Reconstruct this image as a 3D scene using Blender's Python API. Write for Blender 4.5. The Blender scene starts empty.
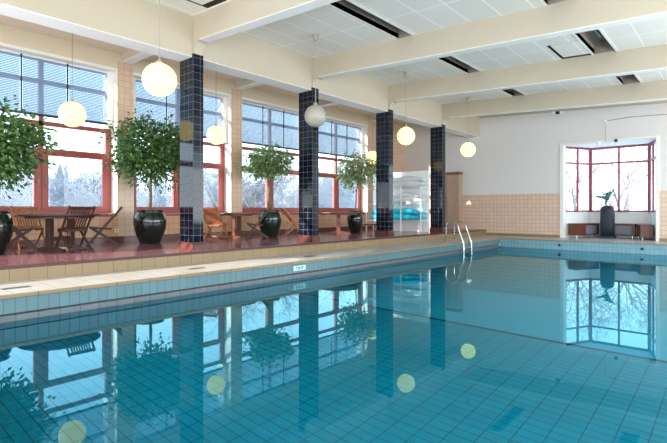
import bpy, bmesh, math, random
from mathutils import Vector, Matrix
random.seed(7)
scene = bpy.context.scene
COL = scene.collection
PI = math.pi
EYE = 1.045
# ------------------------------------------------------------------ camera
cam_d = bpy.data.cameras.new('camera'); cam = bpy.data.objects.new('camera', cam_d); COL.objects.link(cam)
cam_d.sensor_width = 36; cam_d.lens = 466/667*36; cam_d.shift_y = -11.5/667
cam_d.clip_start = .05; cam_d.clip_end = 600
cam.location = (0, 0, EYE); cam.rotation_euler = (PI/2, 0, math.radians(41.2))
scene.camera = cam
# ------------------------------------------------------------------ exposure, sampling
vs = scene.view_settings
scene.display_settings.display_device = 'sRGB'
vs.view_transform = 'Standard'; vs.look = 'None'; vs.gamma = 1; vs.use_curve_mapping = False
vs.exposure = 0.6
cy = scene.cycles
cy.use_denoising = True
cy.max_bounces = 10; cy.diffuse_bounces = 4; cy.glossy_bounces = 5; cy.transmission_bounces = 8; cy.transparent_max_bounces = 16
cy.sample_clamp_indirect = 4.0
# ------------------------------------------------------------------ world
w = bpy.data.worlds.new('sky'); scene.world = w; w.use_nodes = True
nt = w.node_tree; nt.nodes.clear()
wo = nt.nodes.new('ShaderNodeOutputWorld'); bg = nt.nodes.new('ShaderNodeBackground')
tc = nt.nodes.new('ShaderNodeTexCoord'); sx = nt.nodes.new('ShaderNodeSeparateXYZ'); cr = nt.nodes.new('ShaderNodeValToRGB')
nt.links.new(tc.outputs['Generated'], sx.inputs[0]); nt.links.new(sx.outputs['Z'], cr.inputs[0])
e = cr.color_ramp.elements
e[0].position = 0.0; e[0].color = (.86, .95, 1.0, 1)
e[1].position = 1.0; e[1].color = (.25, .52, .9, 1)
for p, c in ((.10, (.74, .91, 1, 1)), (.22, (.56, .82, 1, 1)), (.5, (.40, .68, .96, 1))):
    k = e.new(p); k.color = c
nt.links.new(cr.outputs[0], bg.inputs[0]); bg.inputs[1].default_value = 2.6
nt.links.new(bg.outputs[0], wo.inputs[0])
# ------------------------------------------------------------------ sun and added fill lamps
sd = bpy.data.lights.new('sun', 'SUN'); sd.energy = 9.0; sd.angle = math.radians(.6); sd.color = (1, .93, .82)
so = bpy.data.objects.new('sun', sd); COL.objects.link(so)
so.rotation_euler = Vector((.42, 1, -.36)).to_track_quat('-Z', 'Y').to_euler()
def area(name, loc, direction, sx_, sy_, power, color=(1, 1, 1)):
    d = bpy.data.lights.new(name, 'AREA'); d.shape = 'RECTANGLE'; d.size = sx_; d.size_y = sy_; d.energy = power; d.color = color
    o = bpy.data.objects.new(name, d); COL.objects.link(o); o.location = loc
    o.rotation_euler = Vector(direction).to_track_quat('-Z', 'Y').to_euler()
    return o
# fill lamps added along the unseen right-hand and near sides of the hall
area('fill_light_right', (2.85, 8.5, 1.7), (-1, 0, .15), 20, 2.6, 420, (1, .985, .96))
area('fill_light_near', (-4.5, -1.95, 1.9), (0, 1, .1), 13, 2.6, 150, (1, .985, .96))

# ------------------------------------------------------------------ materials
def srgb(r, g, b):
    def f(c):
        c /= 255
        return c/12.92 if c <= .04045 else ((c+.055)/1.055)**2.4
    return (f(r), f(g), f(b), 1)
def mat(name, col, rough=.5, metal=0, spec=.5, emit=None, es=0, noise=0, nscale=8):
    m = bpy.data.materials.new(name); m.use_nodes = True
    b = m.node_tree.nodes['Principled BSDF']
    b.inputs['Base Color'].default_value = col; b.inputs['Roughness'].default_value = rough
    b.inputs['Metallic'].default_value = metal; b.inputs['Specular IOR Level'].default_value = spec
    if emit: b.inputs['Emission Color'].default_value = emit; b.inputs['Emission Strength'].default_value = es
    if noise:
        N = m.node_tree.nodes; L = m.node_tree.links
        t = N.new('ShaderNodeTexCoord'); n = N.new('ShaderNodeTexNoise'); n.inputs['Scale'].default_value = nscale; n.inputs['Detail'].default_value = 4
        hs = N.new('ShaderNodeHueSaturation'); hs.inputs['Color'].default_value = col
        mr = N.new('ShaderNodeMapRange'); mr.inputs[3].default_value = 1-noise; mr.inputs[4].default_value = 1+noise
        L.new(t.outputs['Object'], n.inputs['Vector']); L.new(n.outputs['Fac'], mr.inputs[0]); L.new(mr.outputs[0], hs.inputs['Value'])
        L.new(hs.outputs[0], b.inputs['Base Color'])
    return m
def tile(name, col, grout, size, off=(0, 0, 0), gw=.006, rough=.25, vary=.06, spec=.5, above=None):
    """square or oblong tiles with joints on whichever axes lie in the surface; above=(z, colour): plain paint over that height"""
    m = bpy.data.materials.new(name); m.use_nodes = True
    N = m.node_tree.nodes; L = m.node_tree.links; b = N['Principled BSDF']
    t = N.new('ShaderNodeTexCoord'); sp = N.new('ShaderNodeSeparateXYZ'); sn = N.new('ShaderNodeSeparateXYZ')
    L.new(t.outputs['Object'], sp.inputs[0]); L.new(t.outputs['Normal'], sn.inputs[0])
    def M(op, a, b_=None):
        n = N.new('ShaderNodeMath'); n.operation = op
        for i, v in enumerate((a, b_)):
            if v is None: continue
            if isinstance(v, (int, float)): n.inputs[i].default_value = v
            else: L.new(v, n.inputs[i])
        return n.outputs[0]
    tot = None; cells = []
    for ax in range(3):
        if not size[ax]: cells.append(None); continue
        u = M('DIVIDE', M('SUBTRACT', sp.outputs[ax], off[ax]), size[ax])
        fl = M('FLOOR', u); cells.append(fl)
        line = M('LESS_THAN', M('SUBTRACT', u, fl), gw/size[ax])
        flat = M('LESS_THAN', M('ABSOLUTE', sn.outputs[ax]), .5)
        li = M('MULTIPLY', line, flat)
        tot = li if tot is None else M('MAXIMUM', tot, li)
    cv = N.new('ShaderNodeCombineXYZ')
    for ax in range(3):
        if cells[ax] is not None: L.new(cells[ax], cv.inputs[ax])
    wn = N.new('ShaderNodeTexWhiteNoise'); wn.noise_dimensions = '3D'; L.new(cv.outputs[0], wn.inputs['Vector'])
    mr = N.new('ShaderNodeMapRange'); mr.inputs[3].default_value = 1-vary; mr.inputs[4].default_value = 1+vary
    L.new(wn.outputs['Value'], mr.inputs[0])
    hs = N.new('ShaderNodeHueSaturation'); hs.inputs['Color'].default_value = col; L.new(mr.outputs[0], hs.inputs['Value'])
    mx = N.new('ShaderNodeMix'); mx.data_type = 'RGBA'
    L.new(tot, mx.inputs[0]); L.new(hs.outputs[0], mx.inputs[6]); mx.inputs[7].default_value = grout
    out = mx.outputs[2]
    rmx = N.new('ShaderNodeMix'); rmx.data_type = 'FLOAT'; L.new(tot, rmx.inputs[0]); rmx.inputs[2].default_value = rough; rmx.inputs[3].default_value = .7
    rout = rmx.outputs[0]
    if above:
        st = M('GREATER_THAN', sp.outputs[2], above[0])
        m2 = N.new('ShaderNodeMix'); m2.data_type = 'RGBA'; L.new(st, m2.inputs[0]); L.new(out, m2.inputs[6]); m2.inputs[7].default_value = above[1]; out = m2.outputs[2]
        m3 = N.new('ShaderNodeMix'); m3.data_type = 'FLOAT'; L.new(st, m3.inputs[0]); L.new(rout, m3.inputs[2]); m3.inputs[3].default_value = .7; rout = m3.outputs[0]
    L.new(out, b.inputs['Base Color']); L.new(rout, b.inputs['Roughness'])
    b.inputs['Specular IOR Level'].default_value = spec
    return m
def wood(name, col, dark, rough=.4, scale=(3, 3, 25)):
    m = bpy.data.materials.new(name); m.use_nodes = True
    N = m.node_tree.nodes; L = m.node_tree.links; b = N['Principled BSDF']
    t = N.new('ShaderNodeTexCoord'); mp = N.new('ShaderNodeMapping'); mp.inputs['Scale'].default_value = scale
    n = N.new('ShaderNodeTexNoise'); n.inputs['Scale'].default_value = 4; n.inputs['Detail'].default_value = 6
    r = N.new('ShaderNodeValToRGB'); r.color_ramp.elements[0].color = dark; r.color_ramp.elements[1].color = col
    r.color_ramp.elements[0].position = .3; r.color_ramp.elements[1].position = .65
    L.new(t.outputs['Object'], mp.inputs[0]); L.new(mp.outputs[0], n.inputs['Vector']); L.new(n.outputs['Fac'], r.inputs[0]); L.new(r.outputs[0], b.inputs['Base Color'])
    b.inputs['Roughness'].default_value = rough
    return m
def glass_pane():
    m = bpy.data.materials.new('window_glass'); m.use_nodes = True
    N = m.node_tree.nodes; L = m.node_tree.links; N.remove(N['Principled BSDF']); o = N['Material Output']
    tr = N.new('ShaderNodeBsdfTransparent'); gl = N.new('ShaderNodeBsdfGlossy'); gl.inputs['Roughness'].default_value = .02
    tr.inputs[0].default_value = (.96, .98, .98, 1)
    fr = N.new('ShaderNodeFresnel'); fr.inputs[0].default_value = 1.45
    ge = N.new('ShaderNodeNewGeometry'); iv = N.new('ShaderNodeMath'); iv.operation = 'SUBTRACT'; iv.inputs[0].default_value = 1; L.new(ge.outputs['Backfacing'], iv.inputs[1])
    mu = N.new('ShaderNodeMath'); mu.operation = 'MULTIPLY'; L.new(fr.outputs[0], mu.inputs[0]); L.new(iv.outputs[0], mu.inputs[1])
    mx = N.new('ShaderNodeMixShader'); L.new(mu.outputs[0], mx.inputs[0]); L.new(tr.outputs[0], mx.inputs[1]); L.new(gl.outputs[0], mx.inputs[2]); L.new(mx.outputs[0], o.inputs[0])
    return m
def water_mat():
    m = bpy.data.materials.new('pool_water'); m.use_nodes = True
    N = m.node_tree.nodes; L = m.node_tree.links; N.remove(N['Principled BSDF']); o = N['Material Output']
    rf = N.new('ShaderNodeBsdfRefraction'); rf.inputs['IOR'].default_value = 1.333; rf.inputs['Roughness'].default_value = 0; rf.inputs[0].default_value = (.35, .97, 1, 1)
    gl = N.new('ShaderNodeBsdfGlossy'); gl.inputs['Roughness'].default_value = 0; gl.inputs[0].default_value = (.56, .88, .98, 1)
    fr = N.new('ShaderNodeFresnel'); fr.inputs[0].default_value = 1.333
    mx = N.new('ShaderNodeMixShader'); L.new(fr.outputs[0], mx.inputs[0]); L.new(rf.outputs[0], mx.inputs[1]); L.new(gl.outputs[0], mx.inputs[2]); L.new(mx.outputs[0], o.inputs[0])
    return m
def leaf_mat(name, col, col2, tl=.35):
    m = bpy.data.materials.new(name); m.use_nodes = True
    N = m.node_tree.nodes; L = m.node_tree.links; b = N['Principled BSDF']; o = N['Material Output']
    t = N.new('ShaderNodeTexCoord'); n = N.new('ShaderNodeTexNoise'); n.inputs['Scale'].default_value = 9
    r = N.new('ShaderNodeValToRGB'); r.color_ramp.elements[0].color = col; r.color_ramp.elements[1].color = col2
    r.color_ramp.elements[0].position = .38; r.color_ramp.elements[1].position = .62
    L.new(t.outputs['Object'], n.inputs['Vector']); L.new(n.outputs['Fac'], r.inputs[0]); L.new(r.outputs[0], b.inputs['Base Color'])
    b.inputs['Roughness'].default_value = .35
    ts = N.new('ShaderNodeBsdfTranslucent'); L.new(r.outputs[0], ts.inputs[0])
    mx = N.new('ShaderNodeMixShader'); mx.inputs[0].default_value = tl
    L.new(b.outputs[0], mx.inputs[1]); L.new(ts.outputs[0], mx.inputs[2]); L.new(mx.outputs[0], o.inputs[0])
    return m

M = {}
M['wall_paint'] = srgb(222, 219, 218)
M['far_wall'] = tile('far_wall_tile', srgb(222, 190, 168), srgb(176, 156, 142), (.155, .155, .155), (0, 0, .05), .012, .3, .05, .5, above=(1.69, M['wall_paint']))
M['pier'] = tile('peach_wall_tile', srgb(220, 188, 162), srgb(186, 160, 142), (.155, .155, .155), (0, .07, .03), .01, .3, .05)
M['plaster'] = mat('beige_plaster', srgb(222, 208, 184), .8, noise=.03)
M['reveal'] = mat('white_plaster', srgb(240, 236, 230), .8)
M['beam'] = mat('beam_paint', srgb(192, 180, 160), .75, noise=.03, nscale=2)
M['soffit'] = mat('white_soffit', srgb(240, 238, 234), .7)  # white strips under the beams, paler than the beam sides
M['ceil'] = tile('ceiling_panel', srgb(233, 231, 225), srgb(253, 253, 250), (.6, 1.2, 0), (-8.2, .35, 0), .03, .9, .02, .2)
M['deckceil'] = mat('deck_ceiling_paint', srgb(228, 208, 190), .8)
M['deck'] = tile('red_floor_tile', srgb(136, 84, 92), srgb(100, 68, 76), (.2, .2, .2), (0, .05, .02), .006, .16, .1, .7)
M['nosing'] = mat('maroon_nosing', srgb(78, 36, 36), .35)
M['riser'] = tile('beige_riser_tile', srgb(146, 122, 88), srgb(98, 80, 58), (.0, .25, .0), (0, .0, 0), .008, .35, .05)
M['coping'] = tile('coping_tile', srgb(180, 172, 164), srgb(142, 134, 128), (.25, .25, 0), (-6.8, 0, 0), .008, .28, .05)
M['nose'] = tile('brown_coping_nose', srgb(150, 124, 90), srgb(96, 80, 62), (.5, .5, 0), (0, 0, 0), .01, .4, .05)
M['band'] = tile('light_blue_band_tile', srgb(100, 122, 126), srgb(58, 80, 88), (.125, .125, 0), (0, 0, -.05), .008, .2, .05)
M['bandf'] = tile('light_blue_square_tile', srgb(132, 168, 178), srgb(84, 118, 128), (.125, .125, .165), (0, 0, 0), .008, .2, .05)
M['lip'] = tile('grey_gutter_tile', srgb(104, 104, 106), srgb(62, 66, 70), (.25, .25, 0), (0, 0, 0), .008, .3, .05)
M['gutter'] = mat('gutter_dark', srgb(40, 50, 58), .6)
M['poolfloor'] = tile('teal_pool_floor_tile', srgb(0, 138, 160), srgb(0, 88, 106), (.213, .1065, .2), (-.55, 6.2, 0), .009, .4, .05)
M['poolwall'] = tile('teal_pool_wall_tile', srgb(20, 150, 170), srgb(0, 96, 112), (.125, .125, .125), (0, 0, -.33), .007, .4, .05)
M['deeptile'] = mat('turquoise_deep_tile', srgb(0, 165, 190), .4)
M['darkstripe'] = mat('dark_stripe', srgb(8, 40, 52), .4)
M['navy'] = tile('navy_glazed_tile', srgb(17, 20, 33), srgb(92, 102, 118), (.165, .165, .15), (0, 0, .0), .008, .06, .2, .4)
M['plinth'] = tile('red_plinth_tile', srgb(98, 56, 50), srgb(76, 50, 46), (.165, .165, 0), (0, 0, 0), .006, .25, .08)
M['frame'] = mat('red_window_frame', srgb(158, 76, 68), .45)
M['bayframe'] = mat('crimson_window_frame', srgb(150, 58, 72), .45)
M['glass'] = glass_pane()
M['slat'] = mat('blind_slat', srgb(138, 163, 190), .5)
M['blackrail'] = mat('blind_dark_rail', srgb(24, 28, 44), .5)
M['whiterail'] = mat('white_rail', srgb(238, 236, 232), .5)
M['water'] = water_mat()
M['globe'] = mat('lit_opal_globe', srgb(140, 135, 105), .4, emit=(1, .80, .25, 1), es=1.7)
M['globe_off'] = mat('unlit_opal_globe', srgb(168, 163, 150), .35)
M['cord'] = mat('lamp_cord', srgb(164, 154, 136), .5)
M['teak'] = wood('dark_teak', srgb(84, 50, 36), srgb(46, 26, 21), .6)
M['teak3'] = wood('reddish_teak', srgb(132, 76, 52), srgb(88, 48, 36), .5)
M['teak2'] = wood('orange_teak', srgb(176, 108, 66), srgb(120, 66, 38))  # paler, more orange teak than the dark chairs
M['pot'] = mat('black_green_glaze', srgb(18, 26, 20), .08, spec=.7)
M['potgreen'] = mat('green_glaze', srgb(22, 38, 24), .12, spec=.7, noise=.3, nscale=3)
M['terracotta'] = mat('pot_rim', srgb(150, 128, 96), .6)
M['soil'] = mat('soil', srgb(62, 46, 36), .9, noise=.3)
M['bark'] = mat('bark', srgb(128, 100, 76), .8, noise=.3, nscale=20)
M['leafd'] = leaf_mat('dark_leaf', srgb(44, 82, 40), srgb(112, 148, 84), .42)
M['leafm'] = leaf_mat('mid_leaf', srgb(70, 116, 80), srgb(160, 184, 118), .45)
M['leafl'] = leaf_mat('variegated_leaf', srgb(70, 124, 94), srgb(196, 204, 140), .45)
M['chrome'] = mat('chrome', srgb(205, 203, 200), .15, metal=1)
M['steel'] = mat('handle_steel', srgb(120, 112, 108), .35, metal=.6)
M['lowwall'] = tile('orange_wall_tile', srgb(208, 160, 124), srgb(170, 130, 104), (0, .155, .155), (0, .07, .03), .01, .3, .05)
M['bench'] = wood('bench_wood', srgb(122, 66, 44), srgb(78, 40, 30))
M['benchpanel'] = mat('grey_bench_panel', srgb(120, 122, 132), .5)
M['oak'] = wood('oak_cabinet', srgb(196, 168, 146), srgb(160, 130, 108), scale=(25, 25, 3))
M['oakdark'] = wood('oak_cabinet_top', srgb(136, 92, 62), srgb(100, 64, 42))
M['stone'] = mat('black_stone', srgb(36, 40, 50), .55, noise=.35, nscale=14)
M['bronze'] = mat('green_bronze', srgb(52, 96, 86), .45, metal=.35, noise=.3, nscale=10)
M['white'] = mat('white_board', srgb(246, 246, 246), .5)
M['matwhite'] = mat('white_cover', srgb(226, 228, 230), .7, noise=.06, nscale=4)
M['matblue'] = mat('turquoise_cover', srgb(50, 195, 222), .45, noise=.4, nscale=5)
M['dark'] = mat('dark_plastic', srgb(30, 30, 34), .5)
M['recess'] = mat('recess_grey', srgb(150, 140, 128), .8)
M['hatchgap'] = mat('black_gap', srgb(10, 10, 12), .8)
M['signblue'] = mat('sign_lettering', srgb(40, 92, 130), .5)
M['signplate'] = mat('sign_plate', srgb(206, 226, 232), .3)
M['snow'] = mat('snow', srgb(238, 242, 248), .9)
M['twig'] = mat('frosted_bark', srgb(146, 149, 155), .9)
M['twig3'] = mat('dark_bark', srgb(112, 104, 102), .9)
M['twig2'] = mat('bare_brown_bark', srgb(140, 122, 118), .9)
M['conifer'] = mat('frosted_conifer', srgb(110, 132, 140), .9)

# ------------------------------------------------------------------ mesh helper
class MB:
    def __init__(s): s.v = []; s.f = []; s.m = []
    def add(s, vs_, fs, mi=0):
        o = len(s.v); s.v += [tuple(v) for v in vs_]; s.f += [tuple(i+o for i in f) for f in fs]; s.m += [mi]*len(fs)
    def box(s, x0, x1, y0, y1, z0, z1, mi=0):
        s.add([(x0, y0, z0), (x1, y0, z0), (x1, y1, z0), (x0, y1, z0), (x0, y0, z1), (x1, y0, z1), (x1, y1, z1), (x0, y1, z1)],
              [(3, 2, 1, 0), (4, 5, 6, 7), (0, 1, 5, 4), (1, 2, 6, 5), (2, 3, 7, 6), (3, 0, 4, 7)], mi)
    def bar(s, p, q, w_, h, up=(0, 0, 1), mi=0):
        p = Vector(p); q = Vector(q); d = (q-p).normalized(); u = Vector(up)
        a = d.cross(u)
        if a.length < 1e-4: a = d.cross(Vector((1, 0, 0)))
        a.normalize(); b = a.cross(d).normalized()
        vs_ = [c + a*i*w_/2 + b*j*h/2 for c in (p, q) for i, j in ((-1, -1), (1, -1), (1, 1), (-1, 1))]
        s.add(vs_, [(0, 1, 2, 3), (7, 6, 5, 4), (0, 4, 5, 1), (1, 5, 6, 2), (2, 6, 7, 3), (3, 7, 4, 0)], mi)
    def tube(s, pts, r, n=8, mi=0, caps=True):
        pts = [Vector(p) for p in pts]; R = r if isinstance(r, (list, tuple)) else [r]*len(pts)
        rings = []; ref = None
        for i, p in enumerate(pts):
            d = (pts[min(i+1, len(pts)-1)] - pts[max(i-1, 0)]).normalized()
            if ref is None:
                ref = d.cross(Vector((0, 0, 1)))
                if ref.length < 1e-3: ref = d.cross(Vector((0, 1, 0)))
            a = (ref - d*ref.dot(d)).normalized(); ref = a; b = d.cross(a)
            rings.append([p + (a*math.cos(2*PI*k/n) + b*math.sin(2*PI*k/n))*R[i] for k in range(n)])
        vs_ = [v for rg in rings for v in rg]; fs = []
        for i in range(len(pts)-1):
            for k in range(n): fs.append((i*n+k, i*n+(k+1) % n, (i+1)*n+(k+1) % n, (i+1)*n+k))
        if caps: fs += [tuple(range(n))[::-1], tuple(range((len(pts)-1)*n, len(pts)*n))]
        s.add(vs_, fs, mi)
    def lathe(s, prof, c=(0, 0, 0), n=32, mi=0, cap=True):
        vs_ = [(c[0]+r*math.cos(2*PI*k/n), c[1]+r*math.sin(2*PI*k/n), c[2]+z) for r, z in prof for k in range(n)]; fs = []
        for i in range(len(prof)-1):
            for k in range(n): fs.append((i*n+k, i*n+(k+1) % n, (i+1)*n+(k+1) % n, (i+1)*n+k))
        if cap: fs += [tuple(range(n))[::-1], tuple(range((len(prof)-1)*n, len(prof)*n))]
        s.add(vs_, fs, mi)
    def prism(s, poly, axis, a0, a1, mi=0):
        """polygon in the plane across `axis`, extruded from a0 to a1"""
        def P(u, v, a): return {'x': (a, u, v), 'y': (u, a, v), 'z': (u, v, a)}[axis]
        n = len(poly)
        vs_ = [P(u, v, a0) for u, v in poly] + [P(u, v, a1) for u, v in poly]
        fs = [tuple(range(n))[::-1], tuple(range(n, 2*n))] + [(i, (i+1) % n, n+(i+1) % n, n+i) for i in range(n)]
        s.add(vs_, fs, mi)
    def build(s, name, mats, parent=None, smooth=False, bevel=0, recalc=True):
        me = bpy.data.meshes.new(name); me.from_pydata(s.v, [], s.f)
        if not isinstance(mats, (list, tuple)): mats = [mats]
        for m in mats: me.materials.append(m)
        me.polygons.foreach_set('material_index', s.m)
        if recalc:
            bm = bmesh.new(); bm.from_mesh(me); bmesh.ops.recalc_face_normals(bm, faces=bm.faces); bm.to_mesh(me); bm.free()
        if smooth: me.polygons.foreach_set('use_smooth', [True]*len(me.polygons))
        o = bpy.data.objects.new(name, me); COL.objects.link(o)
        if parent: o.parent = parent
        if bevel:
            b = o.modifiers.new('bevel', 'BEVEL'); b.width = bevel; b.segments = 2; b.limit_method = 'ANGLE'
        return o
def struct(o): o['kind'] = 'structure'; return o
def tag(o, label, cat, group=None, kind=None):
    o['label'] = label; o['category'] = cat
    if group: o['group'] = group
    if kind: o['kind'] = kind
    return o
def empty(name, loc=(0, 0, 0), rz=0):
    o = bpy.data.objects.new(name, None); COL.objects.link(o); o.location = loc; o.rotation_euler = (0, 0, rz); o.empty_display_size = .1
    return o
def copy_tree(o, parent=None):
    c = o.copy(); COL.objects.link(c)
    if parent: c.parent = parent
    for ch in [x for x in o.children]: copy_tree(ch, c)
    return c

# ------------------------------------------------------------------ dimensions
DZ = .225                      # raised deck
WX = -12.0                     # inner face of the window wall
DX = -8.05                     # edge of the raised deck
PX0, PX1, PY0, PY1 = -6.8, 1.2, .45, 17.2   # pool
WZ = -.33                      # water level
FY = 18.9                      # far wall
NY = -2.0; RX = 2.9
def zc(x): return 4.95 - .052*(x+8.34)
def zb(x): return 4.44 - .052*(x+8.1)
COLY = [5.19 + 3.46*k for k in range(-2, 4)]
OPEN = [(2.21 + 3.53*k, 5.33 + 3.53*k) for k in range(-1, 4)]    # window openings

# ------------------------------------------------------------------ setting: floors
b = MB(); b.box(WX-.5, DX-.03, NY, FY, -.1, DZ-.0); struct(b.build('floor_raised_deck', M['deck']))
b = MB(); b.box(DX-.03, DX+.012, NY, FY, DZ-.045, DZ+.004); struct(b.build('trim_1', M['nosing'], bevel=.006))
b = MB(); b.box(DX-.03, DX, NY, FY, -.1, DZ-.045); struct(b.build('trim_2', M['riser']))
b = MB()
b.box(DX, PX0-.03, NY, FY, -.1, 0); b.box(PX0-.03, RX, PY1+.03, FY, -.1, 0); b.box(PX1+.03, RX, NY, PY1+.03, -.1, 0); b.box(PX0-.03, PX1+.03, NY, PY0-.03, -.1, 0)
struct(b.build('floor', M['coping']))
# coping nose, tile band, gutter lip
b = MB(); b.box(PX0-.03, PX0+.02, PY0, PY1, -.045, 0.003); b.box(PX0-.03, PX1, PY1-.02, PY1+.03, -.03, 0.003)
struct(b.build('trim_3', M['nose'], bevel=.006))
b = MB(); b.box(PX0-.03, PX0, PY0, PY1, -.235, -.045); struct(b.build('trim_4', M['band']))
b = MB(); b.box(PX0-.13, PX0-.10, PY0, PY1, -.34, -.2); b.box(PX0-.13, PX0-.03, PY0, PY1, -.255, -.235); struct(b.build('trim_5', M['gutter']))
b = MB(); b.box(PX0-.10, PX0+.03, PY0, PY1, -.36, -.255); struct(b.build('trim_6', M['lip'], bevel=.01))
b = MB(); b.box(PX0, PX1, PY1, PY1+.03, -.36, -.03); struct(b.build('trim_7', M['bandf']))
# pool basin
SHY = 6.27; SZ = WZ-1.1
b = MB()
b.box(PX0-.03, PX1, PY0-.03, SHY, SZ-.1, SZ)
struct(b.build('floor_pool_shallow', M['poolfloor']))
b = MB(); b.box(PX0, PX1, SHY, SHY+.06, SZ-.1, SZ+.012); struct(b.build('trim_8', M['darkstripe']))
b = MB(); b.prism([(SHY+.06, SZ-.01), (SHY+.06, SZ-.1), (11.5, -2.9), (PY1, -2.9), (PY1, -2.8), (11.5, -2.8)], 'x', PX0, PX1)
struct(b.build('floor_pool_deep', M['deeptile']))
b = MB()
b.box(PX0-.05, PX0, PY0, PY1, -3, -.36); struct(b.build('wall_pool_left', M['poolwall']))
b = MB(); b.box(PX1, PX1+.05, PY0, PY1, -3, -.045); struct(b.build('wall_pool_right', M['poolwall']))
b = MB(); b.box(PX0, PX1, PY1, PY1+.05, -3, -.36); struct(b.build('wall_pool_far', M['poolwall']))
b = MB(); b.box(PX0, PX1, PY0-.05, PY0, -3, -.045); struct(b.build('wall_pool_near', M['poolwall']))
b = MB(); b.add([(PX0+.03, PY0, WZ), (PX1, PY0, WZ), (PX1, PY1, WZ), (PX0+.03, PY1, WZ)], [(0, 1, 2, 3)])
tag(b.build('pool_water', M['water'], recalc=False), 'still turquoise water filling the swimming pool', 'water', kind='stuff')

# ------------------------------------------------------------------ setting: window wall
b = MB()
SILL = .95; HEAD = 4.66; TOPZ = 5.06
ys = [NY] + [v for o in OPEN for v in o] + [FY]
for i in range(0, len(ys), 2): b.box(WX-.5, WX, ys[i], ys[i+1], DZ, HEAD+.19, 0)       # piers
struct(b.build('wall_left', M['pier']))
b = MB()
for y0, y1 in OPEN: b.box(WX-.5, WX, y0, y1, DZ, SILL-.07, 0)
struct(b.build('wall_left_lower', M['lowwall']))
b = MB()
for y0, y1 in OPEN: b.box(WX-.5, WX-.002, y0, y1, HEAD, HEAD+.19)
b.box(WX-.5, WX-.002, NY, FY, HEAD+.19, TOPZ+.1); struct(b.build('wall_left_header', M['plaster']))
b = MB()
for y0, y1 in OPEN:
    b.box(WX-.49, WX-.2, y1-.16, y1-.012, 3.142, HEAD-.07); b.box(WX-.49, WX-.2, y0+.012, y0+.16, 3.142, HEAD-.07)
    b.box(WX-.49, WX-.004, y1-.012, y1, SILL-.06, HEAD); b.box(WX-.49, WX-.004, y0, y0+.012, SILL-.06, HEAD); b.box(WX-.3, WX+.0, y0+.012, y1-.012, HEAD-.07, HEAD)
struct(b.build('trim_9', M['reveal']))
b = MB()
b.box(WX, WX+.03, NY, FY-.01, DZ, DZ+.15); struct(b.build('baseboard_left', M['plinth']))
# windows
GX = WX-.40
for wi, (y0, y1) in enumerate(OPEN):
    root = struct(empty('window_%d' % (wi+1), (GX, (y0+y1)/2, SILL)))
    ox, oy, oz = root.location
    def V(b_): 
        b_.v = [(x-ox, y-oy, z-oz) for x, y, z in b_.v]; return b_
    ym = (y0+y1)/2-.06; y0i = y0+.013; y1i = y1-.013
    b = MB(); f = .045
    b.box(GX-f, GX+f, y0i, y0i+.13, SILL, HEAD); b.box(GX-f, GX+f, y1i-.13, y1i, SILL, HEAD)
    for z0, z1 in ((SILL, SILL+.12), (2.36, 2.50), (3.04, 3.14), (4.02, 4.1), (HEAD-.1, HEAD-.001)):
        b.box(GX-f, GX+f, y0i+.13, y1i-.13, z0, z1)
    b.box(GX-f, GX+f, ym-.05, ym+.05, 2.5, HEAD-.1); b.box(GX-f, GX+f, ym-.15, ym+.15, SILL+.12, 2.36)
    V(b).build('window_frame', M['frame'], root)
    b = MB()                                  # opening leaves: thin raised frames on the lower lights
    for a0, a1 in ((y0i+.13, ym-.012), (ym+.012, y1i-.13)):
        b.box(GX+f, GX+f+.02, a0, a0+.1, SILL+.1, 2.4); b.box(GX+f, GX+f+.02, a1-.1, a1, SILL+.1, 2.4)
        b.box(GX+f, GX+f+.02, a0+.1, a1-.1, SILL+.1, SILL+.18); b.box(GX+f, GX+f+.02, a0+.1, a1-.1, 2.33, 2.4)
    V(b).build('window_sash', M['frame'], root)
    for a0, a1 in ((y0i+.13, ym-.05), (ym+.05, y1i-.13)):
        for z0, z1 in ((SILL+.12, 2.36), (2.5, 3.04), (3.14, 4.02), (4.1, HEAD-.1)):
            q0 = a0; q1 = a1
            if z0 < 2: q0 = a0 if a0 < ym-.1 else ym+.15; q1 = a1 if a1 > ym+.1 else ym-.15
            b = MB(); b.box(GX-.006, GX+.006, q0, q1, z0, z1); V(b).build('window_pane', M['glass'], root)
    for dy in (-.07, .07):
        b = MB(); b.box(GX+f+.02, GX+f+.05, ym+dy-.008, ym+dy+.008, 1.62, 1.66); b.box(GX+f+.04, GX+f+.05, ym+dy-.009, ym+dy+.009, 1.62, 1.82)
        V(b).build('handle', M['steel'], root, bevel=.004)
    b = MB(); b.box(GX+.05, WX+.03, y0i, y1i, SILL-.07, SILL-.005); V(b).build('window_sill', M['frame'], root, bevel=.008)
# blinds, three to a window
BW = .96; BX = WX-.24
b0 = None
wname = {1: 'leftmost window', 2: 'second window from the left', 3: 'third window from the left', 4: 'last window before the rack'}
pname = ['right-hand venetian blind', 'middle venetian blind', 'left-hand venetian blind']
ZB, ZT = 3.24, 4.58
def make_blind():
    root = empty('venetian_blind')
    b = MB(); n = 34
    for k in range(n):
        z = ZB+.05+(ZT-ZB-.1)*k/(n-1); t = math.radians(56); r = .023
        b.add([(-r*math.cos(t), 0, z+r*math.sin(t)), (r*math.cos(t), 0, z-r*math.sin(t)), (r*math.cos(t), BW-.05, z-r*math.sin(t)), (-r*math.cos(t), BW-.05, z+r*math.sin(t))], [(0, 1, 2, 3)])
    o = b.build('slats', M['slat'], root, recalc=False)
    b = MB(); b.box(-.025, .025, 0, BW-.05, ZB-.015, ZB+.03); b.build('bottom_rail', M['blackrail'], root)
    b = MB(); b.box(-.025, .025, 0, BW-.05, ZT-.03, ZT+.0); b.build('head_rail', M['whiterail'], root)
    for y in (-.022, BW-.028):
        b = MB(); b.box(-.012, .012, y-.013, y+.013, ZB-.015, ZT); b.build('side_guide', M['blackrail'], root)
    return root
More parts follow.
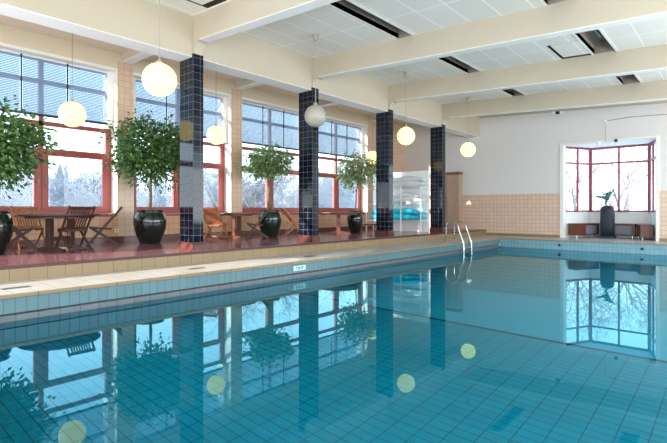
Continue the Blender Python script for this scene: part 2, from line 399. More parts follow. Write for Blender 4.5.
proto = make_blind(); first = True
for wi in (1, 2, 3, 4):
    yr = 5.2 + 3.53*(wi-1)
    for j in range(3):
        o = proto if first else copy_tree(proto); first = False
        o.location = (BX, yr-BW*(j+1)+.02, 0)
        tag(o, '%s, pale blue, in the upper part of the %s' % (pname[j], wname[wi]), 'window blind', 'blinds on the clerestory lights')

# ------------------------------------------------------------------ setting: far wall and bay
BX0, BX1, BTOP, BY = -5.13, -2.13, 3.49, 20.4
CX0, CX1 = -4.46, -2.52
b = MB()
b.box(WX-.5, BX0, FY, FY+.25, -.1, 5.4); b.box(BX1, RX, FY, FY+.25, -.1, 5.4); b.box(BX0, BX1, FY, FY+.25, BTOP, 5.4)
struct(b.build('wall_far', M['far_wall']))
b = MB(); b.box(DX, BX0, FY-.012, FY, 0, .1); b.box(BX1, RX, FY-.012, FY, 0, .1)
struct(b.build('baseboard_far', M['riser']))
b = MB(); b.box(BX0-.03, BX0+.10, FY-.03, FY+.27, 0, BTOP+.05); b.box(BX1-.03, BX1+.06, FY-.03, FY+.27, 0, BTOP+.05); b.box(BX0+.10, BX1-.03, FY-.03, FY+.27, BTOP-.02, BTOP+.05)
struct(b.build('trim_10', M['reveal']))
b = MB(); b.prism([(BX0-.1, FY), (BX1+.1, FY), (BX1+.1, FY+.3), (CX1+.1, BY+.1), (CX0-.1, BY+.1), (BX0-.1, FY+.3)], 'z', -.1, -.0); struct(b.build('floor_bay', M['coping']))
b = MB(); b.prism([(BX0-.1, FY+.25), (BX1+.1, FY+.25), (CX1+.1, BY+.1), (CX0-.1, BY+.1)], 'z', BTOP-.02, BTOP+.12); struct(b.build('ceiling_bay', M['reveal']))
P = [(BX0+.06, FY+.25), (CX0, BY), (CX1, BY), (BX1-.03, FY+.25)]
for i, nm in enumerate(('wall_bay_left', 'wall_bay_back', 'wall_bay_right')):
    p, q = Vector(P[i]+(0,)), Vector(P[i+1]+(0,))
    d = (q-p).normalized(); nrm = Vector((-d.y, d.x, 0))
    b = MB(); c = nrm*.04
    b.bar((p.x+c.x, p.y+c.y, .48), (q.x+c.x, q.y+c.y, .48), .08, .96); struct(b.build(nm, M['reveal']))
    root = struct(empty('window_%d' % (6+i), (p.x, p.y, 0)))
    L_ = (q-p).length
    b = MB(); nb = 1
    posts = [.03, L_-.03] + ([L_*.5] if i != 2 else [L_*.5])
    for t in posts:
        b.bar(d*t+Vector((0, 0, .96)), d*t+Vector((0, 0, BTOP-.03)), .075 if i == 1 else .06, .06, up=d)
    for z, h in ((1.0, .07), (2.84, .06), (BTOP-.06, .08)):
        b.bar(d*.03+Vector((0, 0, z)), d*(L_-.03)+Vector((0, 0, z)), .055, h)
    b.build('window_frame', M['bayframe'], root)
    tt = sorted(posts)
    for a0, a1 in zip(tt, tt[1:]):
        for z0, z1 in ((1.03, 2.81), (2.87, BTOP-.1)):
            b = MB(); b.bar(d*(a0+.03)+Vector((0, 0, (z0+z1)/2)), d*(a1-.03)+Vector((0, 0, (z0+z1)/2)), .01, z1-z0); b.build('window_pane', M['glass'], root)
# near and right walls (behind the camera), open strips added for light behind the fill lamps
b = MB(); b.box(RX, RX+.2, NY, FY, -.1, .55); b.box(RX, RX+.2, NY, FY, 3.85, 5.4); struct(b.build('wall_right', M['plaster']))
b = MB(); b.box(WX-.5, RX, NY-.2, NY, -.1, .7); b.box(WX-.5, RX, NY-.2, NY, 4.05, 5.4); struct(b.build('wall_near', M['plaster']))

# ------------------------------------------------------------------ setting: ceiling and beams
SL = [(-5.66, -5.30), (-2.56, -2.13), (.6, 1.0)]
bays = [NY] + COLY + [FY]
b = MB()
xs = [-8.5] + [v for s_ in SL for v in s_] + [RX]
for i in range(0, len(xs), 2):
    x0, x1 = xs[i], xs[i+1]
    b.prism([(x0, zc(x0)), (x1, zc(x1)), (x1, zc(x1)+.1), (x0, zc(x0)+.1)], 'y', NY, FY)
struct(b.build('ceiling', M['ceil']))
b = MB(); b.box(WX-.5, -8.6, NY, FY, TOPZ, TOPZ+.1); struct(b.build('ceiling_deck', M['deckceil']))
b = MB(); b.box(-8.78, -8.33, NY, FY, 4.14, 5.15); struct(b.build('ceiling_beam_edge', M['beam']))
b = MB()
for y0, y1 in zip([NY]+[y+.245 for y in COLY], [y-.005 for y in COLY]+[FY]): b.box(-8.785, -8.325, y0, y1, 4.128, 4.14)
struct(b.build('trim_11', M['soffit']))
for k, y in enumerate(COLY):
    b = MB()
    b.prism([(-8.35, 4.2), (-8.30, 4.2), (-8.27, 4.32), (-8.2, 4.41), (-8.1, zb(-8.1)), (RX, zb(RX)), (RX, zc(RX)+.05), (-8.35, zc(-8.35)+.05)], 'y', y+.01, y+.23)
    struct(b.build('ceiling_beam', M['beam']))
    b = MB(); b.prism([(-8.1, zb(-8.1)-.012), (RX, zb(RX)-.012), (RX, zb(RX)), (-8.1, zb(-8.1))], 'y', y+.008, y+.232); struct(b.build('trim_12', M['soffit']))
    yp = 5.56 + 3.53*(k-2)
    b = MB(); b.box(WX, -8.78, yp-.13, yp+.13, HEAD+.202, TOPZ); struct(b.build('ceiling_beam_deck', M['beam']))
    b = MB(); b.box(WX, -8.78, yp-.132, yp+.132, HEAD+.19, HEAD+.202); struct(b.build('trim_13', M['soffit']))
b = MB(); x0, x1 = -8.33, RX; b.prism([(x0, zc(x0)-.015), (x1, zc(x1)-.015), (x1, zc(x1)-.001), (x0, zc(x0)-.001)], 'y', COLY[-1]+.232, FY-.002); struct(b.build('ceiling_far_bay', M['beam']))
# recessed light troughs in the bays
nmx = ['left', 'right', 'unseen']
for si, (x0, x1) in enumerate(SL):
    for k in range(len(bays)-1):
        y0 = bays[k]+(.23 if k else 0); y1 = bays[k+1]
        if si == 2 or k < 3 or k == 6: 
            b = MB(); b.prism([(x0, zc(x0)+.1), (x1, zc(x1)+.1), (x1, zc(x1)+.12), (x0, zc(x0)+.12)], 'y', y0, y1); struct(b.build('ceiling_infill', M['ceil'])); continue
        if k == len(bays)-2 or k > 5:
            pass
        root = empty('ceiling_trough', ((x0+x1)/2, (y0+y1)/2, zc((x0+x1)/2)))
        ox, oy, oz = root.location
        def V2(b_): b_.v = [(x-ox, y-oy, z-oz) for x, y, z in b_.v]; return b_
        zt = zc(x0)+.28
        b = MB(); b.box(x0-.02, x0, y0, y1, zc(x0)-.004, zt); b.box(x1, x1+.02, y0, y1, zc(x1)-.004, zt); b.box(x0-.02, x1+.02, y0, y1, zt, zt+.02)
        b.box(x0, x1, y0, y0+.02, zc(x0), zt); b.box(x0, x1, y1-.02, y1, zc(x0), zt)
        V2(b).build('housing', M['recess'], root)
        b = MB(); b.box(x0-.05, x0-.0, y0, y1, zc(x0)-.012, zc(x0)+.004); b.box(x1, x1+.05, y0, y1, zc(x1)-.012, zc(x1)+.004)
        V2(b).build('edge_strip', M['whiterail'], root)
        b = MB(); b.tube([((x0+x1)/2, y0+.5, zt-.06), ((x0+x1)/2, y1-.5, zt-.06)], .02, 8); V2(b).build('lamp_tube', M['white'], root)
        bayn = {3: 'second bay from the camera', 4: 'third bay from the camera', 5: 'fourth bay from the camera', 2: 'nearest bay', 6: 'bay against the far wall'}
        tag(root, 'dark recessed light trough in the %s, on the %s' % (bayn.get(k, 'bay'), 'pendant lamp side' if si == 0 else 'right-hand side'), 'ceiling light', 'recessed ceiling troughs')
def hatch(x0, x1, y0, y1, label):
    root = empty('ceiling_hatch', ((x0+x1)/2, (y0+y1)/2, zc((x0+x1)/2)))
    ox, oy, oz = root.location
    def V2(b_): b_.v = [(x-ox, y-oy, z-oz) for x, y, z in b_.v]; return b_
    b = MB(); b.prism([(x0, zc(x0)-.004), (x1, zc(x1)-.004), (x1, zc(x1)+.01), (x0, zc(x0)+.01)], 'y', y0, y1); V2(b).build('gap', M['hatchgap'], root)
    b = MB(); b.prism([(x0+.07, zc(x0+.07)-.012), (x1, zc(x1)-.012), (x1, zc(x1)-.002), (x0+.07, zc(x0+.07)-.002)], 'y', y0, y1-.16); V2(b).build('panel', M['ceil'], root)
    tag(root, label, 'ceiling panel')
hatch(-3.25, -2.62, 10.9, 12.09, 'white ceiling panel with a black gap beside the right-hand trough')
hatch(-7.7, -7.08, 4.3, 5.13, 'white ceiling panel with a black gap above the first pendant lamp')

# ------------------------------------------------------------------ columns
cl = ['navy tiled column nearest the camera, right of the big potted tree', 'navy tiled column second from the camera, behind the unlit globe',
      'navy tiled column third from the camera, left of the storage rack', 'navy tiled column farthest from the camera, beside the oak cabinet']
def make_column():
    root = empty('tiled_column')
    b = MB(); b.box(-.49, 0, 0, .24, .165, 4.14-DZ); b.box(-.03, 0, 0, .24, 4.14-DZ, 4.2-DZ); b.build('shaft', M['navy'], root)
    b = MB(); b.box(-.51, .025, -.025, .265, 0, .11); b.prism([(-.51, .11), (.025, .11), (0, .165), (-.49, .165)], 'y', -.02, .26); b.build('plinth', M['plinth'], root)
    return root
proto = make_column()
for i in range(4):
    o = proto if i == 0 else copy_tree(proto)
    o.location = (-8.3, COLY[i+2], DZ); tag(o, cl[i], 'column', 'navy tiled columns')

# ------------------------------------------------------------------ globe pendant lamps
def globe_lamp(x, y, z, r, lit, label, top=None):
    top = top if top else zc(x)
    root = empty('globe_lamp', (x, y, z))
    b = MB(); n = 24
    prof = [(r*math.sin(PI*k/n), -r*math.cos(PI*k/n)) for k in range(1, n)]
    b.lathe(prof, n=40); b.build('globe', M['globe'] if lit else M['globe_off'], root, smooth=True)
    b = MB(); b.lathe([(.035, r-.012), (.045, r-.002), (.045, r+.03), (.02, r+.06)], n=16); b.build('holder', M['cord'], root, smooth=True)
    b = MB(); b.tube([(0, 0, r+.03), (0, 0, top-z-.07)], .0075, 8); b.build('suspension_rod', M['cord'], root)
    b = MB(); b.lathe([(.018, -.16), (.05, -.10), (.06, -.02), (.06, .0)], (0, 0, top-z-.002), 16); b.build('ceiling_rose', M['cord'], root, smooth=True)
    tag(root, label, 'pendant lamp', 'globe pendant lamps')
G = EYE+2.05
globe_lamp(-6.9, 3.72, G, .26, True, 'largest glowing globe lamp, nearest the camera above the big potted tree')
globe_lamp(-7.0, 7.40, G, .24, False, 'unlit grey globe lamp hanging in front of the second column')
globe_lamp(-7.0, 11.05, G, .245, True, 'glowing globe lamp hanging between the third and fourth columns')
globe_lamp(-7.0, 14.95, G, .245, True, 'glowing globe lamp farthest from the camera, right of the last column')
globe_lamp(-10.8, 3.83, G, .265, True, 'glowing globe lamp over the deck in front of the leftmost window', TOPZ)
globe_lamp(-10.85, 7.5, G, .25, True, 'glowing globe lamp over the deck just right of the first column', TOPZ)
globe_lamp(-10.85, 11.2, G, .25, True, 'glowing globe lamp over the deck hidden behind the second column', TOPZ)
globe_lamp(-10.85, 14.7, G, .25, True, 'glowing globe lamp over the deck peeking left of the third column', TOPZ)

# ------------------------------------------------------------------ deck furniture
def make_chair(name, m):
    """folding slatted chair, faces +x"""
    root = empty(name)
    foot, top = Vector((.32, 0, 0)), Vector((-.40, 0, .89))
    d = (top-foot).normalized()
    for s in (-1, 1):
        y = .235*s
        b = MB(); b.bar((foot.x, y, 0.005), (top.x, y, .89), .028, .05, up=(1, 0, 0)); b.build('leg', m, root, bevel=.004)
        b = MB(); b.bar((-.36, y*.86, 0.005), (.24, y*.86, .43), .028, .045, up=(1, 0, 0)); b.build('leg', m, root, bevel=.004)
    b = MB()
    for k in range(8):
        y = -.165+.33*k/7; b.bar((.32-.72*.52, y, .89*.53), (.32-.72*.95, y, .89*.955), .03, .014, up=(1, 0, 0))
    for t in (.51, .965): 
        p = foot+(top-foot)*t; b.bar((p.x, -.222, p.z), (p.x, .222, p.z), .022, .06, up=d)
    b.build('backrest', m, root, bevel=.003)
    b = MB()
    for k in range(7): 
        x = .24-.40*k/6; b.bar((x, -.19, .445-.04*k/6), (x, .19, .445-.04*k/6), .05, .018)
    for s in (-1, 1): b.bar((.26, .175*s, .425), (-.18, .175*s, .385), .02, .03)
    b.build('seat', m, root, bevel=.003)
    b = MB(); b.bar((-.26, -.19, .06), (-.26, .19, .06), .025, .04); b.build('stretcher', m, root)
    b = MB(); b.bar((.19, -.22, .09), (.19, .22, .09), .025, .035); b.build('stretcher', m, root)
    return root
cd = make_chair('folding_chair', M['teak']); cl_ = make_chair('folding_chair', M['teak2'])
used = {id(cd): False, id(cl_): False}
def chair(src, x, y, deg, label):
    o = copy_tree(src) if used[id(src)] else src
    used[id(src)] = True
    o.location = (x, y, DZ); o.rotation_euler = (0, 0, math.radians(deg)); tag(o, label, 'chair', 'folding chairs on the raised deck')
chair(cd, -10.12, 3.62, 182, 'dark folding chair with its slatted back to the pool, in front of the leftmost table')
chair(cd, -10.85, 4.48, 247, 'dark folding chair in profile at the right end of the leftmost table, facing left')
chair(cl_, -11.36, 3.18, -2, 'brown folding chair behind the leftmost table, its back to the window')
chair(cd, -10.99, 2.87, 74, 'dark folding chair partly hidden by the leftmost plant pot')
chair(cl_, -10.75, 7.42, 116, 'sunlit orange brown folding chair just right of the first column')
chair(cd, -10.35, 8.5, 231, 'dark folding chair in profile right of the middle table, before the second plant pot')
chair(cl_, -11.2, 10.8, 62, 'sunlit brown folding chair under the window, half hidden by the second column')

def make_table(name, r, m):
    root = empty(name)
    b = MB(); n = 40
    b.lathe([(r-.02, .70), (r, .71), (r, .735), (r-.015, .745)], n=n); b.build('tabletop', m, root)
    b = MB(); b.lathe([(r-.12, .65), (r-.12, .699)], n=n); b.build('apron', m, root)
    for s in (-1, 1):
        b = MB(); b.box(-.06, .06, s*.24-.05, s*.24+.05, .07, .65); b.build('leg', m, root, bevel=.006)
        b = MB(); b.prism([(-.42, 0), (.42, 0), (.42, .035), (.1, .09), (-.1, .09), (-.42, .035)], 'y', s*.24-.04, s*.24+.04); b.build('foot', m, root, bevel=.006)
    b = MB(); b.box(-.03, .03, -.19, .19, .2, .28); b.build('stretcher', m, root, bevel=.004)
    return root
def table(x, y, r, deg, m, label):
    o = make_table('round_table', r, m); o.location = (x, y, DZ); o.rotation_euler = (0, 0, math.radians(deg)); tag(o, label, 'table', 'round wooden tables on the raised deck')
table(-10.5, 3.5, .74, 20, M['teak'], 'dark round wooden table at the leftmost window, ringed by four chairs')
table(-11.0, 8.3, .58, 35, M['teak3'], 'reddish round wooden table between the first column and the second potted tree')
table(-10.45, 12.2, .74, 40, M['teak3'], 'reddish round wooden table between the second and third columns')
# low wooden lounger near the rack
root = empty('wooden_lounger', (-10.75, 14.3, DZ), math.radians(70))
b = MB()
for k in range(12): b.bar((-.55+.1*k, -.28, .3), (-.55+.1*k, .28, .3), .07, .02)
b.build('seat', M['teak2'], root)
b = MB()
for s in (-1, 1): b.bar((-.6, .29*s, .27), (.62, .29*s, .27), .04, .06)
b.build('frame', M['teak'], root)
b = MB()
for k in range(7): t = k/6; b.bar((.62+.3*t, -.28, .32+.14*t), (.62+.3*t, .28, .32+.14*t), .06, .02)
for s in (-1, 1): b.bar((.58, .25*s, .3), (.94, .25*s, .46), .03, .04)
b.build('backrest', M['teak2'], root)
for sx_ in (-.5, .5):
    for s in (-1, 1): b = MB(); b.box(sx_-.025, sx_+.025, s*.29-.025, s*.29+.025, 0, .24); b.build('leg', M['teak'], root)
tag(root, 'low brown wooden lounger standing left of the third column near the rack', 'lounger')

# ------------------------------------------------------------------ potted trees
def potted(x, y, pr, ph, crown_c, crown_r, n, leaf, lm, pm, trunk_r, label, seed, stems=1, lift=0):
    rnd = random.Random(seed)
    root = empty('potted_tree', (x, y, DZ))
    b = MB()
    prof = [(.60, 0), (.63, .02), (.78, .2), (.93, .42), (1.0, .62), (.98, .76), (.88, .88), (.80, .93), (.82, .97), (.86, 1.0), (.78, 1.0), (.74, .95), (.74, .90)]
    b.lathe([(r*pr, z*ph) for r, z in prof], n=48); b.build('pot', pm, root, smooth=True)
    b = MB(); b.lathe([(.735*pr, .9*ph), (.735*pr, .93*ph)], n=32); b.build('soil', M['soil'], root)
    cx, cy_, cz = crown_c
    b = MB(); zb_ = .92*ph; zt = cz-crown_r[2]*.35
    for s in range(stems):
        ph0 = 2*PI*s/stems; pts = []; k_ = 14
        for i in range(k_+1):
            t = i/k_; a = ph0+t*7
            rr = trunk_r*.9 if stems > 1 else trunk_r*.35
            pts.append((cx*t+rr*math.cos(a)*(1 if stems > 1 else math.sin(t*PI)), cy_*t+rr*math.sin(a)*(1 if stems > 1 else math.sin(t*PI)), zb_+(zt-zb_)*t))
        b.tube(pts, [trunk_r*(1-.35*i/k_) for i in range(k_+1)], 8)
    tips = []
    for i in range(26):
        while True:
            u = Vector((rnd.uniform(-1, 1), rnd.uniform(-1, 1), rnd.uniform(-.75, 1)))
            if .45 < u.length < 1: break
        e_ = Vector((cx+u.x*crown_r[0]*.85, cy_+u.y*crown_r[1]*.85, cz+u.z*crown_r[2]*.85)); s0 = Vector((cx, cy_, zt-.05))
        mid = (s0+e_)/2+Vector((0, 0, .08)); b.tube([s0, mid, e_], [trunk_r*.4, trunk_r*.25, .004], 5, caps=False); tips.append(e_); tips.append(mid)
    b.build('trunk', M['bark'], root, smooth=True)
    # foliage: leaves gathered in sprays
    b = MB(); cl_n = 110; cents = []
    for i in range(cl_n):
        while True:
            u = Vector((rnd.gauss(0, .55), rnd.gauss(0, .55), rnd.gauss(0, .5)))
            if u.length < 1 and u.length > .2: break
        k = 1+.10*math.sin(5*math.atan2(u.y, u.x)+seed)+.05*math.sin(9*u.z)
        cents.append(Vector((cx+u.x*crown_r[0]*k, cy_+u.y*crown_r[1]*k, cz+u.z*crown_r[2]+lift*(u.x*u.x+u.y*u.y))))
    sp_ = min(crown_r)*.2
    for i in range(n):
        c = cents[i % cl_n]+Vector((rnd.gauss(0, sp_), rnd.gauss(0, sp_), rnd.gauss(0, sp_*.8)))
        out = (c-Vector((cx, cy_, cz))); out.z *= .6
        d = (out.normalized()*.8+Vector((rnd.uniform(-1, 1), rnd.uniform(-1, 1), rnd.uniform(-1.1, .3)))).normalized()
        sd_ = d.cross(Vector((rnd.uniform(-1, 1), rnd.uniform(-1, 1), rnd.uniform(-1, 1))))
        if sd_.length < .05: continue
        sd_.normalize(); nn = sd_.cross(d); L_ = leaf*rnd.uniform(.7, 1.25); w_ = L_*.24
        p0 = c; p1 = c+d*L_*.45+sd_*w_-nn*L_*.0; p2 = c+d*L_-nn*L_*.12; p3 = c+d*L_*.45-sd_*w_; pm_ = c+d*L_*.5+nn*L_*.07
        b.add([p0, p1, p2, p3, pm_], [(0, 1, 4), (1, 2, 4), (2, 3, 4), (3, 0, 4)])
    b.build('foliage', lm, root, recalc=False)
    tag(root, label, 'potted plant', 'potted trees along the window deck')
    return root
potted(-10.32, 2.26, .37, .80, (.05, .0, 1.98), (.92, .92, .72), 5200, .12, M['leafd'], M['pot'], .035, 'dark leafy potted tree at the left edge of the photo', 3)
potted(-10.98, 5.67, .39, .82, (.05, .02, 2.27), (.88, .88, .78), 5400, .12, M['leafd'], M['pot'], .04, 'big round leafy tree in a black pot, left of the first column', 5)
potted(-10.95, 9.53, .36, .82, (-.05, .0, 2.28), (.74, .74, .52), 2700, .11, M['leafm'], M['potgreen'], .045, 'umbrella-shaped tree with a twisted trunk in a green pot', 8, stems=3, lift=.1)
potted(-10.6, 13.3, .29, .78, (.1, .05, 2.25), (.66, .66, .64), 2300, .11, M['leafl'], M['pot'], .025, 'slim pale-leaved potted tree left of the third column', 11)

# ------------------------------------------------------------------ storage rack, floats, cabinet
RY = 15.42
root = empty('storage_rack', (-10.1, RY, DZ))
b = MB(); b.box(-1.25, 1.315, 0, .03, 0, 2.3); b.build('back_panel', M['white'], root)
for z in (.42, 1.06, 1.66):
    b = MB(); b.box(-1.24, 1.31, -.5, -.001, z-.02, z); b.build('shelf', M['white'], root)
for x in (-1.2, .42, 1.28):
    b = MB(); b.box(x-.02, x+.02, -.52, -.5, 0, 1.72); b.build('post', M['white'], root)
tag(root, 'white storage rack with shelves between the third and fourth columns', 'rack')
def float_mat(name, x0, x1, z0, h, m, label, seed):
    rnd = random.Random(seed); b = MB(); n = 28
    pts = []; rs = []
    root = empty(name, ((x0+x1)/2, RY-.27, z0))
    hw = (x1-x0)/2
    for lay in range(2):
        vs_ = []; fs = []; k_ = 14
        for i in range(n+1):
            t = i/n; x = -hw+2*hw*t
            env = min(1, (t*5)**.5, ((1-t)*2.2)**.7+.18)
            hh = h*(.55-.1*lay)*env*(1+.14*math.sin(9*t+seed+lay*2))
            zc_ = (h*.28 if lay == 0 else h*.68)*(.75+.25*env)+.012*math.sin(14*t+seed)
            for k in range(k_):
                a = 2*PI*k/k_; ca, sa = math.cos(a), math.sin(a)
                y = .235*math.copysign(abs(ca)**.6, ca)*(1-.1*lay); z = hh*.5*math.copysign(abs(sa)**.8, sa)
                vs_.append((x, y, max(.002, zc_+z)))
        for i in range(n):
            for k in range(k_): fs.append((i*k_+k, i*k_+(k+1) % k_, (i+1)*k_+(k+1) % k_, (i+1)*k_+k))
        fs += [tuple(range(k_))[::-1], tuple(range(n*k_, (n+1)*k_))]
        b = MB(); b.add(vs_, fs); b.build('fold', m, root, smooth=True)
    tag(root, label, 'pool float', 'folded floats on the rack')
float_mat('folded_float', -10.25, -8.79, DZ+1.66, .48, M['matwhite'], 'white folded float on the top shelf of the rack', 1)
float_mat('folded_float', -10.25, -8.79, DZ+1.06, .46, M['matwhite'], 'white folded float on the middle shelf of the rack', 2)
float_mat('folded_float', -11.2, -8.80, DZ+.42, .52, M['matblue'], 'turquoise folded float on the bottom shelf of the rack', 4)

root = empty('oak_cabinet', (-9.40, 18.72, DZ))
b = MB(); b.box(-.30, .30, -.15, .17, 0, 2.34); b.build('body', M['oak'], root, bevel=.006)
b = MB(); b.box(-.32, .32, -.18, .175, 2.34, 2.46); b.build('cornice', M['oakdark'], root, bevel=.01)
for z0, z1 in ((.12, 1.86), (1.92, 2.28)):
    b = MB()
    b.box(-.27, .27, -.17, -.151, z0, z1)
    for x0, x1, q0, q1 in ((-.27, -.20, z0, z1), (.20, .27, z0, z1), (-.20, .20, z0, z0+.07), (-.20, .20, z1-.07, z1)): b.box(x0, x1, -.182, -.17, q0, q1)
    d_ = b.build('door', M['oak'], root, bevel=.003)
    b = MB(); b.lathe([(.016, 0), (.02, .01), (.012, .02)], n=12)
    k = b.build('knob', M['oakdark'], d_); k.location = (-.23, -.195, (z0+z1)/2); k.rotation_euler = (PI/2, 0, 0)
tag(root, 'tall pale oak cabinet with panelled doors standing against the far wall', 'cabinet')

# ------------------------------------------------------------------ pool ladder, signs, drains, inlets
root = empty('pool_ladder', (-7.06, 14.3, 0))
for s in (-1, 1):
    y = .29*s; pts = [(-.27, y, .002), (-.27, y, .3)]
    for k in range(0, 13): a = PI - PI*k/12; pts.append((-.05+.22*math.cos(a), y, .44+.22*math.sin(a)))
    pts += [(.24, y, .25), (.34, y, -.02), (.36, y, -.4), (.36, y, -1.15)]
    b = MB(); b.tube(pts, .021, 10); h = b.build('handrail', M['chrome'], root, smooth=True)
    b = MB(); b.lathe([(.05, .001), (.05, .012), (.03, .02)], (-.27, y, 0), 16); b.build('flange', M['chrome'], root, smooth=True)
for z in (-.2, -.5, -.8, -1.1):
    b = MB(); b.box(.32, .40, -.27, .27, z-.02, z+.02); b.build('tread', M['chrome'], root, bevel=.006)
tag(root, 'chrome pool ladder with two arched rails at the far left corner', 'pool ladder')

root = empty('depth_sign', (PX0+.002, 6.71, -.14))
b = MB(); b.box(0, .008, -.17, .17, -.05, .05); b.build('plate', M['signplate'], root)
cu = bpy.data.curves.new('lettering', 'FONT'); cu.body = 'DJUP'; cu.size = .085; cu.align_x = 'CENTER'; cu.align_y = 'CENTER'; cu.extrude = .001; cu.offset = .0015
t0 = bpy.data.objects.new('lettering_curve', cu); COL.objects.link(t0); bpy.context.view_layer.update()
me = bpy.data.meshes.new_from_object(t0.evaluated_get(bpy.context.evaluated_depsgraph_get())); bpy.data.objects.remove(t0)
t = bpy.data.objects.new('lettering', me); COL.objects.link(t); t.parent = root; t.location = (.0095, 0, 0); t.rotation_euler = (PI/2, 0, PI/2); t.scale = (1.15, 1, 1); me.materials.clear(); me.materials.append(M['signblue'])
tag(root, 'small pale sign with blue lettering on the pool edge tiles', 'sign')

def grate():
    b = MB(); 
    b.box(-.06, .06, -.17, .17, 0, .004, 0)
    for k in range(9): b.box(-.045, .045, -.15+.034*k, -.13+.034*k, .004, .006, 1)
    return b.build('floor_drain', [M['lip'], M['dark']])
g0 = grate()
for i, (y, l) in enumerate(((1.9, 'grey drain grate in the pool surround below the leftmost table'), (4.65, 'grey drain grate in the pool surround below the first column'), (7.55, 'grey drain grate in the pool surround below the second column'))):
    o = g0 if i == 0 else g0.copy()
    if i: COL.objects.link(o)
    o.location = (-7.32, y, .0005); tag(o, l, 'drain', 'drain grates along the pool surround')
for i, x in enumerate((-4.72, -2.32)):
    root = empty('pool_inlet', (x, PY1-.001, -.165))
    b = MB(); b.lathe([(.045, 0), (.045, .008), (.03, .014)], n=20); o = b.build('ring', M['dark'], root, smooth=False); o.rotation_euler = (PI/2, 0, 0)
    tag(root, 'round black inlet in the far pool edge, %s of the two' % ('left' if i == 0 else 'right'), 'pool inlet', 'inlets in the far pool edge')
root = empty('wall_socket', (WX+.001, 5.3, .52))
b = MB(); b.box(0, .012, -.045, .045, -.045, .045); b.build('plate', M['white'], root, bevel=.003)
b = MB(); b.lathe([(.022, 0), (.022, .004)], (0, 0, 0), 16); o = b.build('outlet', M['dark'], root); o.rotation_euler = (0, PI/2, 0); o.location = (.012, 0, 0)
tag(root, 'small white wall socket low on the wall right of the leftmost window', 'socket')

# ------------------------------------------------------------------ bay: benches, pedestal, figure, lamps
def bench(p, q, d_, label, panels, m=M['bench']):
    """built-in bench with its back on the line p-q (seen from inside, left to right)"""
    p = Vector((p[0], p[1], 0)); q = Vector((q[0], q[1], 0)); L_ = (q-p).length; a = (q-p).normalized()
    root = empty('corner_bench', (p.x, p.y, 0), math.atan2(a.y, a.x))
    b = MB(); b.box(0, L_, -d_, 0, .5, .54); b.build('seat', m, root, bevel=.005)
    b = MB(); b.box(0.02, L_-.02, -d_+.03, -.01, .10, .5); b.build('body', m, root)
    for x0, x1, mm in panels:
        b = MB(); b.box(x0, x1, -d_+.012, -d_+.03, .15, .46); b.build('front_panel', mm, root)
    for x in (.1, L_-.1):
        b = MB(); b.lathe([(.03, 0), (.03, .1)], (x, -d_+.1, 0), 12); b.build('foot', M['chrome'], root)
    tag(root, label, 'bench', 'benches in the window bay')
bench((-4.96, 19.18), (-4.44, 20.3), .40, 'brown wooden bench along the left side of the window bay', [(.5, 1.1, M['benchpanel'])])
bench((-4.03, 20.36), (-2.9, 20.36), .40, 'wooden bench with a grey front under the middle bay window', [(.05, 1.0, M['benchpanel'])])
bench((-2.56, 20.32), (-2.26, 19.2), .40, 'brown wooden bench along the right side of the window bay', [(.0, .08, M['white'])])
root = empty('stone_pedestal', (-3.75, 19.75, 0))
b = MB(); b.box(-.26, .26, -.24, .24, 0, .09); b.build('base', M['stone'], root, bevel=.02)
b = MB(); n = 20; prof = [(.222, .09), (.228, .5), (.225, .98), (.215, 1.10), (.17, 1.18), (.08, 1.21)]
vs_ = []
for r, z in prof:
    for k in range(n):
        a = 2*PI*k/n; ca, sa = math.cos(a), math.sin(a); ex = .55
        vs_.append((r*math.copysign(abs(ca)**ex, ca), .88*r*math.copysign(abs(sa)**ex, sa), z))
fs = [(i*n+k, i*n+(k+1) % n, (i+1)*n+(k+1) % n, (i+1)*n+k) for i in range(len(prof)-1) for k in range(n)] + [tuple(range(n))[::-1], tuple(range((len(prof)-1)*n, len(prof)*n))]
b.add(vs_, fs); b.build('block', M['stone'], root, smooth=True)
tag(root, 'black stone pedestal with a rounded top standing in front of the window bay', 'pedestal')
# bronze figure: one skinned body balancing on one leg, seen side on; u runs along screen right
U = Vector((.7524, .6587, 0)); FW = Vector((-.6587, .7524, 0))
def sk(u, z, w_=0): return U*(u*1.35-.05)+FW*w_+Vector((0, 0, z))
jn = [(0.03, .27, 0, .055), (0.05, .34, 0, .06), (.075, .42, 0, .062), (.10, .46, 0, .03), (.115, .50, 0, .042), (.125, .54, 0, .036),   # pelvis, belly, chest, neck, head, crown
      (.01, .15, .02, .036), (-.005, .03, .02, .024), (.04, .0, .02, .02),              # standing leg
      (-.11, .30, -.02, .04), (-.25, .33, -.02, .026), (-.31, .36, -.02, .018),          # lifted leg, to the left
      (.15, .45, .03, .026), (.20, .53, .03, .02), (.26, .62, .03, .014),                # arm up to the right
      (.0, .45, -.05, .024), (-.06, .41, -.06, .018), (-.13, .42, -.06, .013)]           # other arm
ed = [(0, 1), (1, 2), (2, 3), (3, 4), (4, 5), (0, 6), (6, 7), (7, 8), (0, 9), (9, 10), (10, 11), (2, 12), (12, 13), (13, 14), (2, 15), (15, 16), (16, 17)]
me = bpy.data.meshes.new('bronze_figure'); me.from_pydata([sk(u, z, w_) for u, z, w_, r in jn], ed, []); me.materials.append(M['bronze'])
o = bpy.data.objects.new('bronze_figure', me); COL.objects.link(o)
mo = o.modifiers.new('skin', 'SKIN'); mo.use_smooth_shade = True
for i, (u, z, w_, r) in enumerate(jn): me.skin_vertices[0].data[i].radius = (r*1.25, r*1.2)
me.skin_vertices[0].data[0].use_root = True
su = o.modifiers.new('sub', 'SUBSURF'); su.levels = 2; su.render_levels = 2
o.location = (-3.75, 19.75, 1.215)
tag(o, 'green bronze figure balancing on one leg on the black pedestal', 'sculpture')

